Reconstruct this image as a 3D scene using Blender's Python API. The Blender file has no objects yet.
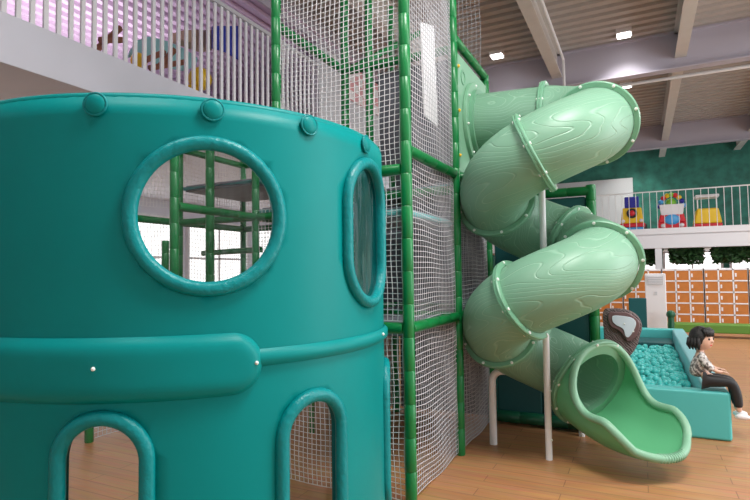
import bpy, bmesh, math, random
from mathutils import Vector, Matrix
from mathutils.geometry import delaunay_2d_cdt
random.seed(7)
PI = math.pi
R = math.radians
sc = bpy.context.scene
COL = sc.collection

# ------------------------------------------------------------------ camera
CAM = Vector((0, 0, 1.7))
FPX = 534.0
YAW, PITCH, ROLL = R(26.4), R(2.55), 0.013
fwd0 = Vector((-math.sin(YAW), math.cos(YAW), 0))
rgt0 = Vector((math.cos(YAW), math.sin(YAW), 0))
fw = fwd0 * math.cos(PITCH) + Vector((0, 0, 1)) * math.sin(PITCH)
up0 = rgt0.cross(fw)
rgt = rgt0 * math.cos(ROLL) - up0 * math.sin(ROLL)
upv = up0 * math.cos(ROLL) + rgt0 * math.sin(ROLL)
cd = bpy.data.cameras.new('camera')
cam = bpy.data.objects.new('camera', cd)
COL.objects.link(cam)
cd.sensor_width = 36
cd.lens = FPX / 750 * 36
cd.clip_end = 200
cam.matrix_world = Matrix(((rgt.x, upv.x, -fw.x, CAM.x), (rgt.y, upv.y, -fw.y, CAM.y), (rgt.z, upv.z, -fw.z, CAM.z), (0, 0, 0, 1)))
sc.camera = cam

def ray(px, py):
    return fw * FPX + rgt * (px - 375) - upv * (py - 250)
def P(px, py, ax, val):
    d = ray(px, py); i = 'XYZ'.index(ax)
    return CAM + d * ((val - CAM[i]) / d[i])

# ------------------------------------------------------------------ materials
def mat(name, col, rough=.5, metal=0, bump=0, bscale=30, var=0, vscale=4, spec=.5, emit=0, coat=0):
    m = bpy.data.materials.new(name); m.use_nodes = True
    nt = m.node_tree; b = nt.nodes['Principled BSDF']
    b.inputs['Base Color'].default_value = (*col, 1)
    b.inputs['Roughness'].default_value = rough
    b.inputs['Metallic'].default_value = metal
    b.inputs['Specular IOR Level'].default_value = spec
    b.inputs['Coat Weight'].default_value = coat
    if emit:
        b.inputs['Emission Color'].default_value = (*col, 1)
        b.inputs['Emission Strength'].default_value = emit
    if bump or var:
        tc = nt.nodes.new('ShaderNodeTexCoord')
    if bump:
        n = nt.nodes.new('ShaderNodeTexNoise'); n.inputs['Scale'].default_value = bscale; n.inputs['Detail'].default_value = 3
        nt.links.new(tc.outputs['Object'], n.inputs['Vector'])
        bp = nt.nodes.new('ShaderNodeBump'); bp.inputs['Strength'].default_value = bump; bp.inputs['Distance'].default_value = .02
        nt.links.new(n.outputs['Fac'], bp.inputs['Height']); nt.links.new(bp.outputs['Normal'], b.inputs['Normal'])
    if var:
        n2 = nt.nodes.new('ShaderNodeTexNoise'); n2.inputs['Scale'].default_value = vscale; n2.inputs['Detail'].default_value = 4
        nt.links.new(tc.outputs['Object'], n2.inputs['Vector'])
        mr = nt.nodes.new('ShaderNodeMapRange'); mr.inputs['From Min'].default_value = .3; mr.inputs['From Max'].default_value = .7
        mr.inputs['To Min'].default_value = 1 - var; mr.inputs['To Max'].default_value = 1 + var
        nt.links.new(n2.outputs['Fac'], mr.inputs['Value'])
        mx = nt.nodes.new('ShaderNodeVectorMath'); mx.operation = 'SCALE'; mx.inputs[0].default_value = col
        nt.links.new(mr.outputs['Result'], mx.inputs['Scale']); nt.links.new(mx.outputs['Vector'], b.inputs['Base Color'])
    return m

def clear_mat(name, tint=(.96, .98, .98), gloss=.5):
    m = bpy.data.materials.new(name); m.use_nodes = True
    nt = m.node_tree; nt.nodes.remove(nt.nodes['Principled BSDF'])
    out = nt.nodes['Material Output']
    t = nt.nodes.new('ShaderNodeBsdfTransparent'); t.inputs[0].default_value = (*tint, 1)
    g = nt.nodes.new('ShaderNodeBsdfGlossy'); g.inputs['Roughness'].default_value = .04
    fr = nt.nodes.new('ShaderNodeFresnel'); fr.inputs['IOR'].default_value = 1.45
    tc = nt.nodes.new('ShaderNodeTexCoord')
    n = nt.nodes.new('ShaderNodeTexNoise'); n.inputs['Scale'].default_value = 5
    mp = nt.nodes.new('ShaderNodeMapping'); mp.inputs['Scale'].default_value = (2, 2, .25)
    nt.links.new(tc.outputs['Object'], mp.inputs[0]); nt.links.new(mp.outputs[0], n.inputs['Vector'])
    bp = nt.nodes.new('ShaderNodeBump'); bp.inputs['Strength'].default_value = .5; bp.inputs['Distance'].default_value = .05
    nt.links.new(n.outputs['Fac'], bp.inputs['Height']); nt.links.new(bp.outputs[0], g.inputs['Normal']); nt.links.new(bp.outputs[0], fr.inputs['Normal'])
    mx = nt.nodes.new('ShaderNodeMixShader')
    nt.links.new(fr.outputs[0], mx.inputs[0]); nt.links.new(t.outputs[0], mx.inputs[1]); nt.links.new(g.outputs[0], mx.inputs[2])
    nt.links.new(mx.outputs[0], out.inputs[0])
    return m

def grain_mat(name, col, line, rough=.42, strength=.45):
    """plastic with moulded wood-grain contour lines; reads attribute 'grain' = (length, cos, sin)"""
    m = bpy.data.materials.new(name); m.use_nodes = True
    nt = m.node_tree; b = nt.nodes['Principled BSDF']; L = nt.links.new
    b.inputs['Roughness'].default_value = rough
    at = nt.nodes.new('ShaderNodeAttribute'); at.attribute_name = 'grain'
    sp = nt.nodes.new('ShaderNodeSeparateXYZ'); L(at.outputs['Vector'], sp.inputs[0])
    def M(op, a, bb=None):
        n = nt.nodes.new('ShaderNodeMath'); n.operation = op
        for i, v in enumerate((a, bb)):
            if v is None: continue
            if isinstance(v, (int, float)): n.inputs[i].default_value = v
            else: L(v, n.inputs[i])
        return n.outputs[0]
    th = M('ARCTAN2', sp.outputs['Z'], sp.outputs['Y'])
    base = M('MULTIPLY', th, 28 / (2 * PI))
    mp = nt.nodes.new('ShaderNodeMapping'); mp.inputs['Scale'].default_value = (1.35, 1.0, 1.0)
    L(at.outputs['Vector'], mp.inputs[0])
    no = nt.nodes.new('ShaderNodeTexNoise'); no.inputs['Scale'].default_value = 1.15; no.inputs['Detail'].default_value = 1.2; no.inputs['Roughness'].default_value = .35
    L(mp.outputs[0], no.inputs['Vector'])
    f = M('ADD', base, M('MULTIPLY', no.outputs['Fac'], 14.0))
    d = M('ABSOLUTE', M('SUBTRACT', M('FRACT', f), .5))
    mr = nt.nodes.new('ShaderNodeMapRange'); mr.interpolation_type = 'SMOOTHSTEP'
    mr.inputs['From Min'].default_value = 0; mr.inputs['From Max'].default_value = .095; mr.inputs['To Min'].default_value = 1; mr.inputs['To Max'].default_value = 0
    L(d, mr.inputs['Value'])
    bp = nt.nodes.new('ShaderNodeBump'); bp.inputs['Strength'].default_value = strength; bp.inputs['Distance'].default_value = .008
    L(mr.outputs[0], bp.inputs['Height']); L(bp.outputs[0], b.inputs['Normal'])
    mx = nt.nodes.new('ShaderNodeMix'); mx.data_type = 'RGBA'
    mx.inputs['B'].default_value = (*line, 1); mx.inputs['A'].default_value = (*col, 1)  # lighter line colour paints in the highlight along the grain ridges
    L(mr.outputs[0], mx.inputs['Factor']); L(mx.outputs['Result'], b.inputs['Base Color'])
    return m

def wood_floor():
    m = mat('tan_floor', (.50, .27, .135), .45)
    nt = m.node_tree; b = nt.nodes['Principled BSDF']; L = nt.links.new
    tc = nt.nodes.new('ShaderNodeTexCoord')
    br = nt.nodes.new('ShaderNodeTexBrick'); br.inputs['Scale'].default_value = 1
    br.inputs['Color1'].default_value = (.46, .225, .10, 1); br.inputs['Color2'].default_value = (.40, .19, .08, 1); br.inputs['Mortar'].default_value = (.25, .12, .055, 1)
    br.inputs['Mortar Size'].default_value = .004; br.inputs['Brick Width'].default_value = 1.2; br.inputs['Row Height'].default_value = .15
    L(tc.outputs['Object'], br.inputs['Vector'])
    mp = nt.nodes.new('ShaderNodeMapping'); mp.inputs['Scale'].default_value = (1.5, 22, 1)
    n = nt.nodes.new('ShaderNodeTexNoise'); n.inputs['Scale'].default_value = 1.5; n.inputs['Detail'].default_value = 5
    L(tc.outputs['Object'], mp.inputs[0]); L(mp.outputs[0], n.inputs['Vector'])
    mx = nt.nodes.new('ShaderNodeMix'); mx.data_type = 'RGBA'; mx.blend_type = 'SOFT_LIGHT'; mx.inputs['Factor'].default_value = .6
    L(br.outputs['Color'], mx.inputs['A']); L(n.outputs['Color'], mx.inputs['B']); L(mx.outputs['Result'], b.inputs['Base Color'])
    return m

M = {}
M['vinyl'] = mat('teal_vinyl', (0, .232, .228), .40, bump=.05, bscale=5, var=.04, vscale=2.5, spec=.15)
M['vinyl_trim'] = mat('teal_vinyl_trim', (0, .222, .232), .36, bump=.3, bscale=32, spec=.28)
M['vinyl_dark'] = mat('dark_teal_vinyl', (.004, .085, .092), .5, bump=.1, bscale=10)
M['green'] = mat('green_vinyl', (.003, .185, .045), .32, bump=.08, bscale=40, var=.08, vscale=6)
M['green_dark'] = mat('dark_green_vinyl', (.004, .095, .045), .35)
M['mint'] = grain_mat('mint_grain_plastic', (.200, .395, .272), (.27, .475, .345))
M['mint_plain'] = mat('mint_plastic', (.21, .43, .285), .4)
M['mint_rim'] = mat('mint_flange', (.165, .385, .245), .4)
M['mint_chute'] = mat('mint_chute_plastic', (.13, .46, .235), .3)
M['net'] = mat('white_net_rope', (.74, .74, .77), .8)
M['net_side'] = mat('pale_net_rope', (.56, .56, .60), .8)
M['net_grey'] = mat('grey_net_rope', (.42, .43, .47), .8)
M['white_metal'] = mat('white_painted_steel', (.80, .80, .81), .35)
M['white'] = mat('white_paint', (.80, .79, .82), .55, var=.02, vscale=1)
M['white_plastic'] = mat('white_plastic', (.82, .80, .82), .35)
M['lavender_white'] = mat('lavender_white_plaster', (.66, .66, .74), .6, var=.03, vscale=1.5)
M['silver'] = mat('brushed_silver', (.75, .75, .76), .25, metal=1)
M['bolt'] = mat('pale_bolt_cap', (.80, .84, .80), .3)
M['yellow_bolt'] = mat('yellow_cap', (.85, .50, .02), .4)
M['clear'] = clear_mat('clear_film')
M['floor'] = wood_floor()
M['deck'] = mat('grey_deck_pad', (.20, .21, .24), .6, var=.1)
M['deck_edge'] = mat('pale_teal_deck_edge', (.16, .50, .52), .5)
M['slate'] = mat('slate_padding', (.10, .105, .13), .6, var=.12)
M['blush'] = mat('blush_padding', (.62, .42, .38), .6, var=.06)
M['ceil'] = mat('greybrown_steel_deck', (.45, .41, .385), .55, var=.03)
M['beam'] = mat('pale_steel_beam', (.60, .565, .53), .5, var=.04)
M['beam_lilac'] = mat('lilac_grey_girder', (.46, .43, .50), .5)  # lilac light on the girder faces put into their colour
M['lilac'] = mat('lilac_ribbed_panel', (.60, .46, .60), .5, var=.05)  # lilac lighting of the mezzanine ceiling put into its colour
M['far_green'] = mat('mottled_green_wall', (.030, .195, .145), .6, var=.35, vscale=3)
M['greywall'] = mat('grey_wall_paint', (.55, .55, .58), .6, var=.03)
M['locker'] = mat('orange_locker_door', (.52, .175, .03), .5, var=.06, vscale=9)
M['lamp'] = mat('lamp_diffuser', (1, 1, 1), .5, emit=9)
M['daylight'] = mat('daylit_pane', (1, .99, .98), .5, emit=1.25)
M['aqua'] = mat('aqua_padding', (.085, .50, .485), .45, bump=.05, bscale=8)
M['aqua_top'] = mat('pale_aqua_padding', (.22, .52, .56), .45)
M['ball'] = mat('aqua_ball', (.06, .55, .52), .3, spec=.5)
M['leaf'] = mat('leaf_green', (.022, .075, .018), .6, var=.5, vscale=8)
M['yellow'] = mat('yellow_plastic', (.85, .55, .015), .35)
M['red'] = mat('red_plastic', (.66, .015, .030), .35)
M['blue'] = mat('blue_plastic', (.02, .025, .36), .35)
M['skyblue'] = mat('sky_blue_plastic', (.06, .36, .75), .35)
M['black'] = mat('black_rubber', (.015, .015, .017), .6)
M['lime'] = mat('lime_plastic', (.25, .62, .05), .35)
M['pale_teal'] = mat('pale_teal_paint', (.30, .58, .58), .5)
M['brown'] = mat('brown_timber', (.28, .115, .065), .6, var=.2)
M['tan'] = mat('tan_timber', (.52, .36, .25), .6)
M['royal'] = mat('royal_blue_cloth', (.03, .045, .40), .7)
M['pale_blue'] = mat('pale_blue_acrylic', (.60, .70, .80), .3)
M['plum'] = mat('plum_brown_moulding', (.15, .085, .09), .45, bump=.1)
M['skin'] = mat('skin', (.72, .45, .34), .5)
M['hair'] = mat('black_hair', (.012, .011, .012), .5, bump=.4, bscale=90)
M['perf'] = mat('perforated_white_board', (.62, .64, .64), .5, var=.06, vscale=40)
M['pink'] = mat('pink_check_cloth', (.75, .42, .44), .7)
def bark():
    m = mat('dark_bark', (.13, .095, .095), .6); nt = m.node_tree; b = nt.nodes['Principled BSDF']; L = nt.links.new
    tc = nt.nodes.new('ShaderNodeTexCoord')
    w = nt.nodes.new('ShaderNodeTexWave'); w.bands_direction = 'DIAGONAL'; w.inputs['Scale'].default_value = 22; w.inputs['Distortion'].default_value = 7; w.inputs['Detail'].default_value = 2
    L(tc.outputs['Object'], w.inputs['Vector'])
    cr = nt.nodes.new('ShaderNodeValToRGB'); cr.color_ramp.elements[0].color = (.085, .06, .062, 1); cr.color_ramp.elements[1].color = (.20, .15, .148, 1)
    L(w.outputs['Fac'], cr.inputs[0]); L(cr.outputs[0], b.inputs['Base Color'])
    bp = nt.nodes.new('ShaderNodeBump'); bp.inputs['Strength'].default_value = .6; bp.inputs['Distance'].default_value = .02
    L(w.outputs['Fac'], bp.inputs['Height']); L(bp.outputs[0], b.inputs['Normal'])
    return m
M['bark'] = bark()
def cloth_pattern():
    m = mat('speckled_cloth', (.5, .48, .46), .8); nt = m.node_tree; b = nt.nodes['Principled BSDF']
    tc = nt.nodes.new('ShaderNodeTexCoord'); v = nt.nodes.new('ShaderNodeTexNoise'); v.inputs['Scale'].default_value = 38
    nt.links.new(tc.outputs['Object'], v.inputs['Vector'])
    cr = nt.nodes.new('ShaderNodeValToRGB'); cr.color_ramp.elements[0].position = .42; cr.color_ramp.elements[1].position = .58
    cr.color_ramp.elements[0].color = (.12, .11, .11, 1); cr.color_ramp.elements[1].color = (.68, .64, .62, 1)
    nt.links.new(v.outputs['Fac'], cr.inputs[0]); nt.links.new(cr.outputs[0], b.inputs['Base Color'])
    return m
M['speckle'] = cloth_pattern()
def check():
    m = mat('pink_white_check', (.7, .5, .5), .7); nt = m.node_tree
    tc = nt.nodes.new('ShaderNodeTexCoord'); c = nt.nodes.new('ShaderNodeTexChecker'); c.inputs['Scale'].default_value = 5
    c.inputs['Color1'].default_value = (.72, .38, .40, 1); c.inputs['Color2'].default_value = (.78, .74, .74, 1)
    nt.links.new(tc.outputs['Object'], c.inputs['Vector']); nt.links.new(c.outputs[0], nt.nodes['Principled BSDF'].inputs['Base Color'])
    return m

# ------------------------------------------------------------------ object helpers
ORG = {}
def tag(o, label=None, cat=None, group=None, kind=None):
    for k, v in (('label', label), ('category', cat), ('group', group), ('kind', kind)):
        if v: o[k] = v
    return o
def thing(name, label, cat, loc=(0, 0, 0), group=None, kind=None):
    o = bpy.data.objects.new(name, None); COL.objects.link(o); o.location = loc; o.empty_display_size = .1
    ORG[o.name] = Vector(loc)
    return tag(o, label, cat, group, kind)

class MB:
    """collects geometry in world coordinates; build() links it as one mesh object"""
    def __init__(s): s.v, s.f, s.attr = [], [], None
    def add(s, vs, fs):
        o = len(s.v); s.v += [Vector(v) for v in vs]; s.f += [tuple(i + o for i in f) for f in fs]; return o
    def box(s, lo, hi):
        x0, y0, z0 = lo; x1, y1, z1 = hi
        s.add([(x0, y0, z0), (x1, y0, z0), (x1, y1, z0), (x0, y1, z0), (x0, y0, z1), (x1, y0, z1), (x1, y1, z1), (x0, y1, z1)],
              [(0, 3, 2, 1), (4, 5, 6, 7), (0, 1, 5, 4), (1, 2, 6, 5), (2, 3, 7, 6), (3, 0, 4, 7)]); return s
    def obox(s, c, ax, ay, az):
        c, ax, ay, az = Vector(c), Vector(ax), Vector(ay), Vector(az)
        vs = [c + ax * i + ay * j + az * k for k in (-1, 1) for i, j in ((-1, -1), (1, -1), (1, 1), (-1, 1))]
        s.add(vs, [(0, 3, 2, 1), (4, 5, 6, 7), (0, 1, 5, 4), (1, 2, 6, 5), (2, 3, 7, 6), (3, 0, 4, 7)]); return s
    def tube(s, pts, rad, n=12, closed=False, caps=True, squash=None, upref=(0, 0, 1)):
        pts = [Vector(p) for p in pts]; N = len(pts)
        rr = rad if isinstance(rad, (list, tuple)) else [rad] * N
        upr = Vector(upref); vs = []; prev = None
        for i, p in enumerate(pts):
            if closed: t = pts[(i + 1) % N] - pts[i - 1]
            else: t = pts[min(i + 1, N - 1)] - pts[max(i - 1, 0)]
            t = t.normalized() if t.length > 1e-9 else Vector((0, 0, 1))
            if prev is None:
                a = upr if abs(t.dot(upr)) < .95 else Vector((1, 0, 0)) if abs(t.x) < .9 else Vector((0, 1, 0))
                u = t.cross(a).normalized()
            else:
                u = prev - t * prev.dot(t); u = u.normalized() if u.length > 1e-6 else t.orthogonal().normalized()
            prev = u; w = t.cross(u)
            for k in range(n):
                a = 2 * PI * k / n + (PI / 4 if n == 4 else 0)
                vs.append(p + (u * math.cos(a) + w * math.sin(a)) * rr[i])
        fs = []
        for i in range(N if closed else N - 1):
            j = (i + 1) % N
            for k in range(n):
                l = (k + 1) % n
                fs.append((i * n + k, i * n + l, j * n + l, j * n + k))
        if caps and not closed:
            fs.append(tuple(range(n - 1, -1, -1))); fs.append(tuple((N - 1) * n + k for k in range(n)))
        s.add(vs, fs); return s
    def sphere(s, c, r, n=12, m=8, scale=(1, 1, 1), rot=None):
        c = Vector(c); vs = []; fs = []
        for i in range(1, m):
            a = PI * i / m
            for k in range(n):
                b = 2 * PI * k / n
                v = Vector((math.sin(a) * math.cos(b) * scale[0], math.sin(a) * math.sin(b) * scale[1], math.cos(a) * scale[2])) * r
                vs.append(c + (rot @ v if rot else v))
        t = Vector((0, 0, r * scale[2])); vs += [c + (rot @ t if rot else t), c - (rot @ t if rot else t)]
        T, B = len(vs) - 2, len(vs) - 1
        for i in range(m - 2):
            for k in range(n):
                l = (k + 1) % n
                fs.append((i * n + k, (i + 1) * n + k, (i + 1) * n + l, i * n + l))
        for k in range(n):
            l = (k + 1) % n
            fs.append((T, k, l)); fs.append((B, (m - 2) * n + l, (m - 2) * n + k))
        s.add(vs, fs); return s
    def prism(s, poly, ext):
        """poly: 3-D outline; ext: extrusion vector"""
        n = len(poly); e = Vector(ext); p = [Vector(q) for q in poly]
        s.add(p + [q + e for q in p], [tuple(range(n - 1, -1, -1)), tuple(range(n, 2 * n))] + [(i, (i + 1) % n, n + (i + 1) % n, n + i) for i in range(n)]); return s
    def build(s, name, m, parent=None, smooth=False, bevel=0, seg=2, solid=0, sub=0, recalc=True):
        org = ORG[parent.name] if parent is not None and parent.name in ORG else Vector()
        me = bpy.data.meshes.new(name)
        me.from_pydata([v - org for v in s.v], [], s.f)
        if recalc:
            bm = bmesh.new(); bm.from_mesh(me); bmesh.ops.recalc_face_normals(bm, faces=bm.faces); bm.to_mesh(me); bm.free()
        o = bpy.data.objects.new(name, me); COL.objects.link(o)
        me.materials.append(M[m] if isinstance(m, str) else m)
        if smooth:
            me.polygons.foreach_set('use_smooth', [True] * len(me.polygons))
            if smooth == 'auto':
                me.set_sharp_from_angle(angle=R(40))
        if parent is not None:
            o.parent = parent; ORG[o.name] = org
        if bevel:
            b = o.modifiers.new('bevel', 'BEVEL'); b.width = bevel; b.segments = seg; b.limit_method = 'ANGLE'; b.angle_limit = R(40)
            me.polygons.foreach_set('use_smooth', [True] * len(me.polygons)); b.harden_normals = True
        if solid:
            q = o.modifiers.new('solid', 'SOLIDIFY'); q.thickness = abs(solid); q.offset = -1 if solid > 0 else 1
        if sub:
            q = o.modifiers.new('sub', 'SUBSURF'); q.levels = q.render_levels = sub
        return o
def one(name, mb, m, label, cat, base, group=None, kind=None, **kw):
    """a top-level thing that is one mesh, origin at its base"""
    b = Vector(base); mb.v = [v - b for v in mb.v]
    o = mb.build(name, m, None, **kw); o.location = b
    return tag(o, label, cat, group, kind)
def struct(name, mb, m, parent=None, **kw):
    o = mb.build(name, m, parent, **kw)
    if parent is None: o['kind'] = 'structure'
    return o

# ------------------------------------------------------------------ the hall
struct('floor', MB().box((-12, -2.5, -.1), (9, 24, 0)), 'floor')
struct('wall_back', MB().box((-12, 24, 0), (9, 24.2, 7)), 'far_green')
struct('wall_front', MB().box((-12, -2.7, 0), (9, -2.5, 7)), 'greywall')
struct('wall_left', MB().box((-12.2, -2.5, 0), (-12, 24, 7)), 'lavender_white')
def ribbed(axis, lo, hi, z, pitch, depth):
    mb = MB(); (x0, y0), (x1, y1) = lo, hi
    a0, a1 = (y0, y1) if axis == 'X' else (x0, x1)
    prof = []; a = a0
    while a < a1:
        prof += [(a, 0), (a + pitch * .42, 0), (a + pitch * .5, depth), (a + pitch * .92, depth)]; a += pitch
    vs = []; fs = []
    for (p, h) in prof:
        for q in ((x0, x1) if axis == 'X' else (y0, y1)):
            vs.append((q, p, z + h) if axis == 'X' else (p, q, z + h))
    for i in range(len(prof) - 1): fs.append((2 * i, 2 * i + 1, 2 * i + 3, 2 * i + 2))
    mb.add(vs, fs); return mb
CZ = 6.75
struct('ceiling', ribbed('X', (-5.6, -2.5), (9, 24), CZ, .30, .08), 'ceil', solid=.02, recalc=False)
struct('ceiling_mezzanine', ribbed('Y', (-12, -2.5), (-5.6, 24), 6.35, .26, .07), 'lilac', solid=.02, recalc=False)
struct('trim_40', MB().box((-5.62, -2.5, 6.3), (-5.58, 24, 6.9)), 'beam_lilac')
def ibeam(axis, c, a0, a1, z0, z1, w, name, m):
    mb = MB(); t = .03
    def bx(o0, o1, za, zb):
        if axis == 'Y': mb.box((c + o0, a0, za), (c + o1, a1, zb))
        else: mb.box((a0, c + o0, za), (a1, c + o1, zb))
    bx(-w / 2, w / 2, z0, z0 + t); bx(-.015, .015, z0 + t, z1 - t); bx(-w / 2, w / 2, z1 - t, z1)
    return struct(name, mb, m)
for i, x in enumerate((-4.1, -1.6, .9, 3.4, 5.9)):
    ibeam('Y', x, -2.5, 24, 6.2, CZ, .22, f'trim_{i+1}', 'beam')
for i, y in enumerate((5.2, 12.9, 21.0)):
    ibeam('X', y, -5.6, 9, 5.95, CZ, .26, f'trim_{i+6}', 'beam_lilac')
# mezzanine slab on the left and its fascia
MX = -5.6
MZ = P(128, 62, 'X', MX).z; RT = P(299, 53.5, 'X', MX).z; MB0 = P(62, 82, 'X', MX).z; print('MEZZ', MZ, RT, MB0)
struct('trim_9', MB().box((-12, -2.5, MB0), (MX, 24, MZ)), 'lavender_white', bevel=.01)
struct('wall_mezzanine', MB().box((MX - .15, P(318, 64, 'X', MX).y + .06, MZ), (MX - .02, 24, 6.34)), 'greywall')
# balcony across the far end
BY, BZ = 20.0, 3.0
struct('trim_10', MB().box((-5.6, BY, BZ - .58), (9, 24, BZ)).box((-5.6, BY - .06, BZ - .12), (9, BY, BZ + .08)), 'white', bevel=.01)
for i, x in enumerate((.55, 4.4, -3.3)):
    struct(f'trim_{11+i}', MB().box((x - .1, BY + .02, 0), (x + .1, BY + .22, BZ - .58)), 'white')
# windows under the balcony
for i, x in enumerate((-3.6, -1.4, .8, 3.0, 5.2)):
    w = thing(f'window_{i+1}', None, None, (x, 23.9, 1.2), kind='structure')
    fm = MB()
    for (lo, hi) in (((x, 23.9, 1.1), (x + 2, 24, 1.2)), ((x, 23.9, 2.35), (x + 2, 24, 2.44)), ((x, 23.9, 1.2), (x + .08, 24, 2.35)), ((x + 1.92, 23.9, 1.2), (x + 2, 24, 2.35)), ((x + .97, 23.9, 1.2), (x + 1.03, 24, 2.35))):
        fm.box(lo, hi)
    fm.build('window_frame', 'white', w)
    MB().box((x + .08, 23.95, 1.2), (x + 1.92, 23.97, 2.35)).build('pane', 'daylight', w)

for i, y in enumerate((2.0, 5.2, 8.4, 11.6, 14.8, 18.0, 21.0)):  # added glowing windows that whiten the view through the tower porthole
    w = thing(f'window_{i+6}', None, None, (-11.95, y, .7), kind='structure')
    fm = MB()
    for lo, hi in (((-12, y, .6), (-11.9, y + 2.7, .7)), ((-12, y, 3.3), (-11.9, y + 2.7, 3.4)), ((-12, y, .7), (-11.9, y + .08, 3.3)), ((-12, y + 2.62, .7), (-11.9, y + 2.7, 3.3)), ((-12, y + 1.3, .7), (-11.92, y + 1.38, 3.3)), ((-12, y + .08, 2.2), (-11.92, y + 2.62, 2.27))): fm.box(lo, hi)
    fm.build('window_frame', 'white', w)
    MB().box((-11.97, y + .08, .7), (-11.95, y + 2.62, 3.3)).build('pane', 'daylight', w)

# downlights
DL = [(497, 57, 'square downlight by the ribbed ceiling above the slide entry'), (624, 36, 'square downlight high up between two long beams'), (626, 87, 'square downlight just beyond the lilac cross girder'),
      (632, 159, 'square downlight close to the far green wall')]
for k, (px, py, lab) in enumerate(DL):
    c = P(px, py, 'Z', CZ - .10)
    if k == 3: c = Vector((P(px, py, 'Y', 22.6).x, 22.6, CZ - .1))
    t = thing('downlight', lab, 'ceiling light', c, 'downlights under the steel ceiling')
    w = .12
    MB().box((c.x - w - .03, c.y - w - .03, c.z + .02), (c.x + w + .03, c.y + w + .03, c.z + .14)).build('housing', 'white_plastic', t)
    MB().box((c.x - w, c.y - w, c.z), (c.x + w, c.y + w, c.z + .03)).build('diffuser', 'lamp', t)
# thin conduit along the ceiling
pz = 6.15
a = P(566, 40, 'Z', pz + .3)
one('ceiling_conduit', MB().tube([(-1.42, 9.5, 6.5), (-1.42, 12.55, 6.5), (-1.42, 12.6, 6.2), (-1.42, 12.62, 5.9)], .03, 8), 'white_metal', 'thin white conduit dropping beside the steel beam', 'pipe', (-1.42, 9.5, 6.5), smooth='auto')
one('ceiling_sprinkler_line', MB().tube([(-5, 13.7, 6.05), (8.5, 13.7, 6.05)], .04, 8), 'white_metal', 'long thin white pipe running across the hall under the beams', 'pipe', (-5, 13.7, 6.05), smooth='auto')

# ------------------------------------------------------------------ mezzanine railing and what hangs behind it
rl = thing('railing', 'white flat-bar railing along the mezzanine edge', 'railing', (MX - .06, 2, MZ))
YE = P(318, 64, 'X', MX).y; y = 1.9; step = .142
while y < YE:
    MB().box((MX - .075, y, MZ), (MX - .045, y + .05, RT)).build('baluster', 'white', rl)
    y += step
MB().box((MX - .1, 1.8, RT), (MX - .02, YE + .05, RT + .06)).build('handrail', 'greywall', rl)
q = MB().prism([P(a, b, 'X', MX + .02) for a, b in ((343, 58), (343, 96), (387, 120), (387, 88))], (-.02, 0, 0))
one('hanging_check_strip', q, check(), 'pink and white check strip on the grey wall behind the upper net', 'banner', tuple(sum((v for v in q.v), Vector()) / 8))
XD = -6.7
def cut(pts, thick=.04, x=XD):
    return MB().prism([P(a, b, 'X', x) for a, b in pts], (-thick, 0, 0))
def base_of(mb):
    n = len(mb.v); c = sum(mb.v, Vector()) / n; return (c.x, c.y, min(v.z for v in mb.v))
q = cut([(131, 50), (138, 40), (150, 36), (168, 41), (186, 49), (198, 58), (196, 66), (184, 71), (166, 67), (148, 60), (136, 56), (128, 58)])
one('hanging_cutout', q, 'pale_teal', 'pale teal cut-out panel hanging behind the mezzanine railing', 'decoration', base_of(q), bevel=.01)
for kb_, (ax, ay, bx_, by_) in enumerate(((94, 52, 120, 28), (100, 40, 122, 40), (146, 60, 164, 52), (160, 66, 174, 50), (150, 68, 185, 62))):
    q = MB().tube([P(ax, ay, 'X', XD + .15 + .11 * kb_), P(bx_, by_, 'X', XD + .15 + .11 * kb_)], .045, 6)
    one('hanging_timber_bar', q, 'brown', 'brown crossed timber bar hanging in front of the pale teal cut-out', 'decoration', base_of(q), 'brown timber bars behind the railing')
q = cut([(213, 26), (240, 26), (240, 60), (226, 52), (213, 48)], .03, -6.1)
one('hanging_cloth', q, 'royal', 'royal blue cloth banner hanging under the lilac ceiling', 'banner', base_of(q))
q = cut([(184, 30), (212, 30), (212, 50), (184, 40)], .25, -6.45)
one('timber_box', q, 'tan', 'tan timber box beside the royal blue banner', 'box', base_of(q))
for k, (px, py, r_, lab) in enumerate(((200, 79, .19, 'big yellow ball low behind the railing near the second rim button'), (139, 61, .12, 'small yellow ball under the pale teal panel'), (191, 92, .12, 'yellow ball just over the teal tower rim'))):
    c = P(px, py, 'X', XD + (.3 if k != 1 else .165))
    one('hanging_ball', MB().sphere(c, r_, 16, 10), 'yellow', lab, 'lantern', c - Vector((0, 0, r_)), 'yellow balls behind the railing', smooth=True)

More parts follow.
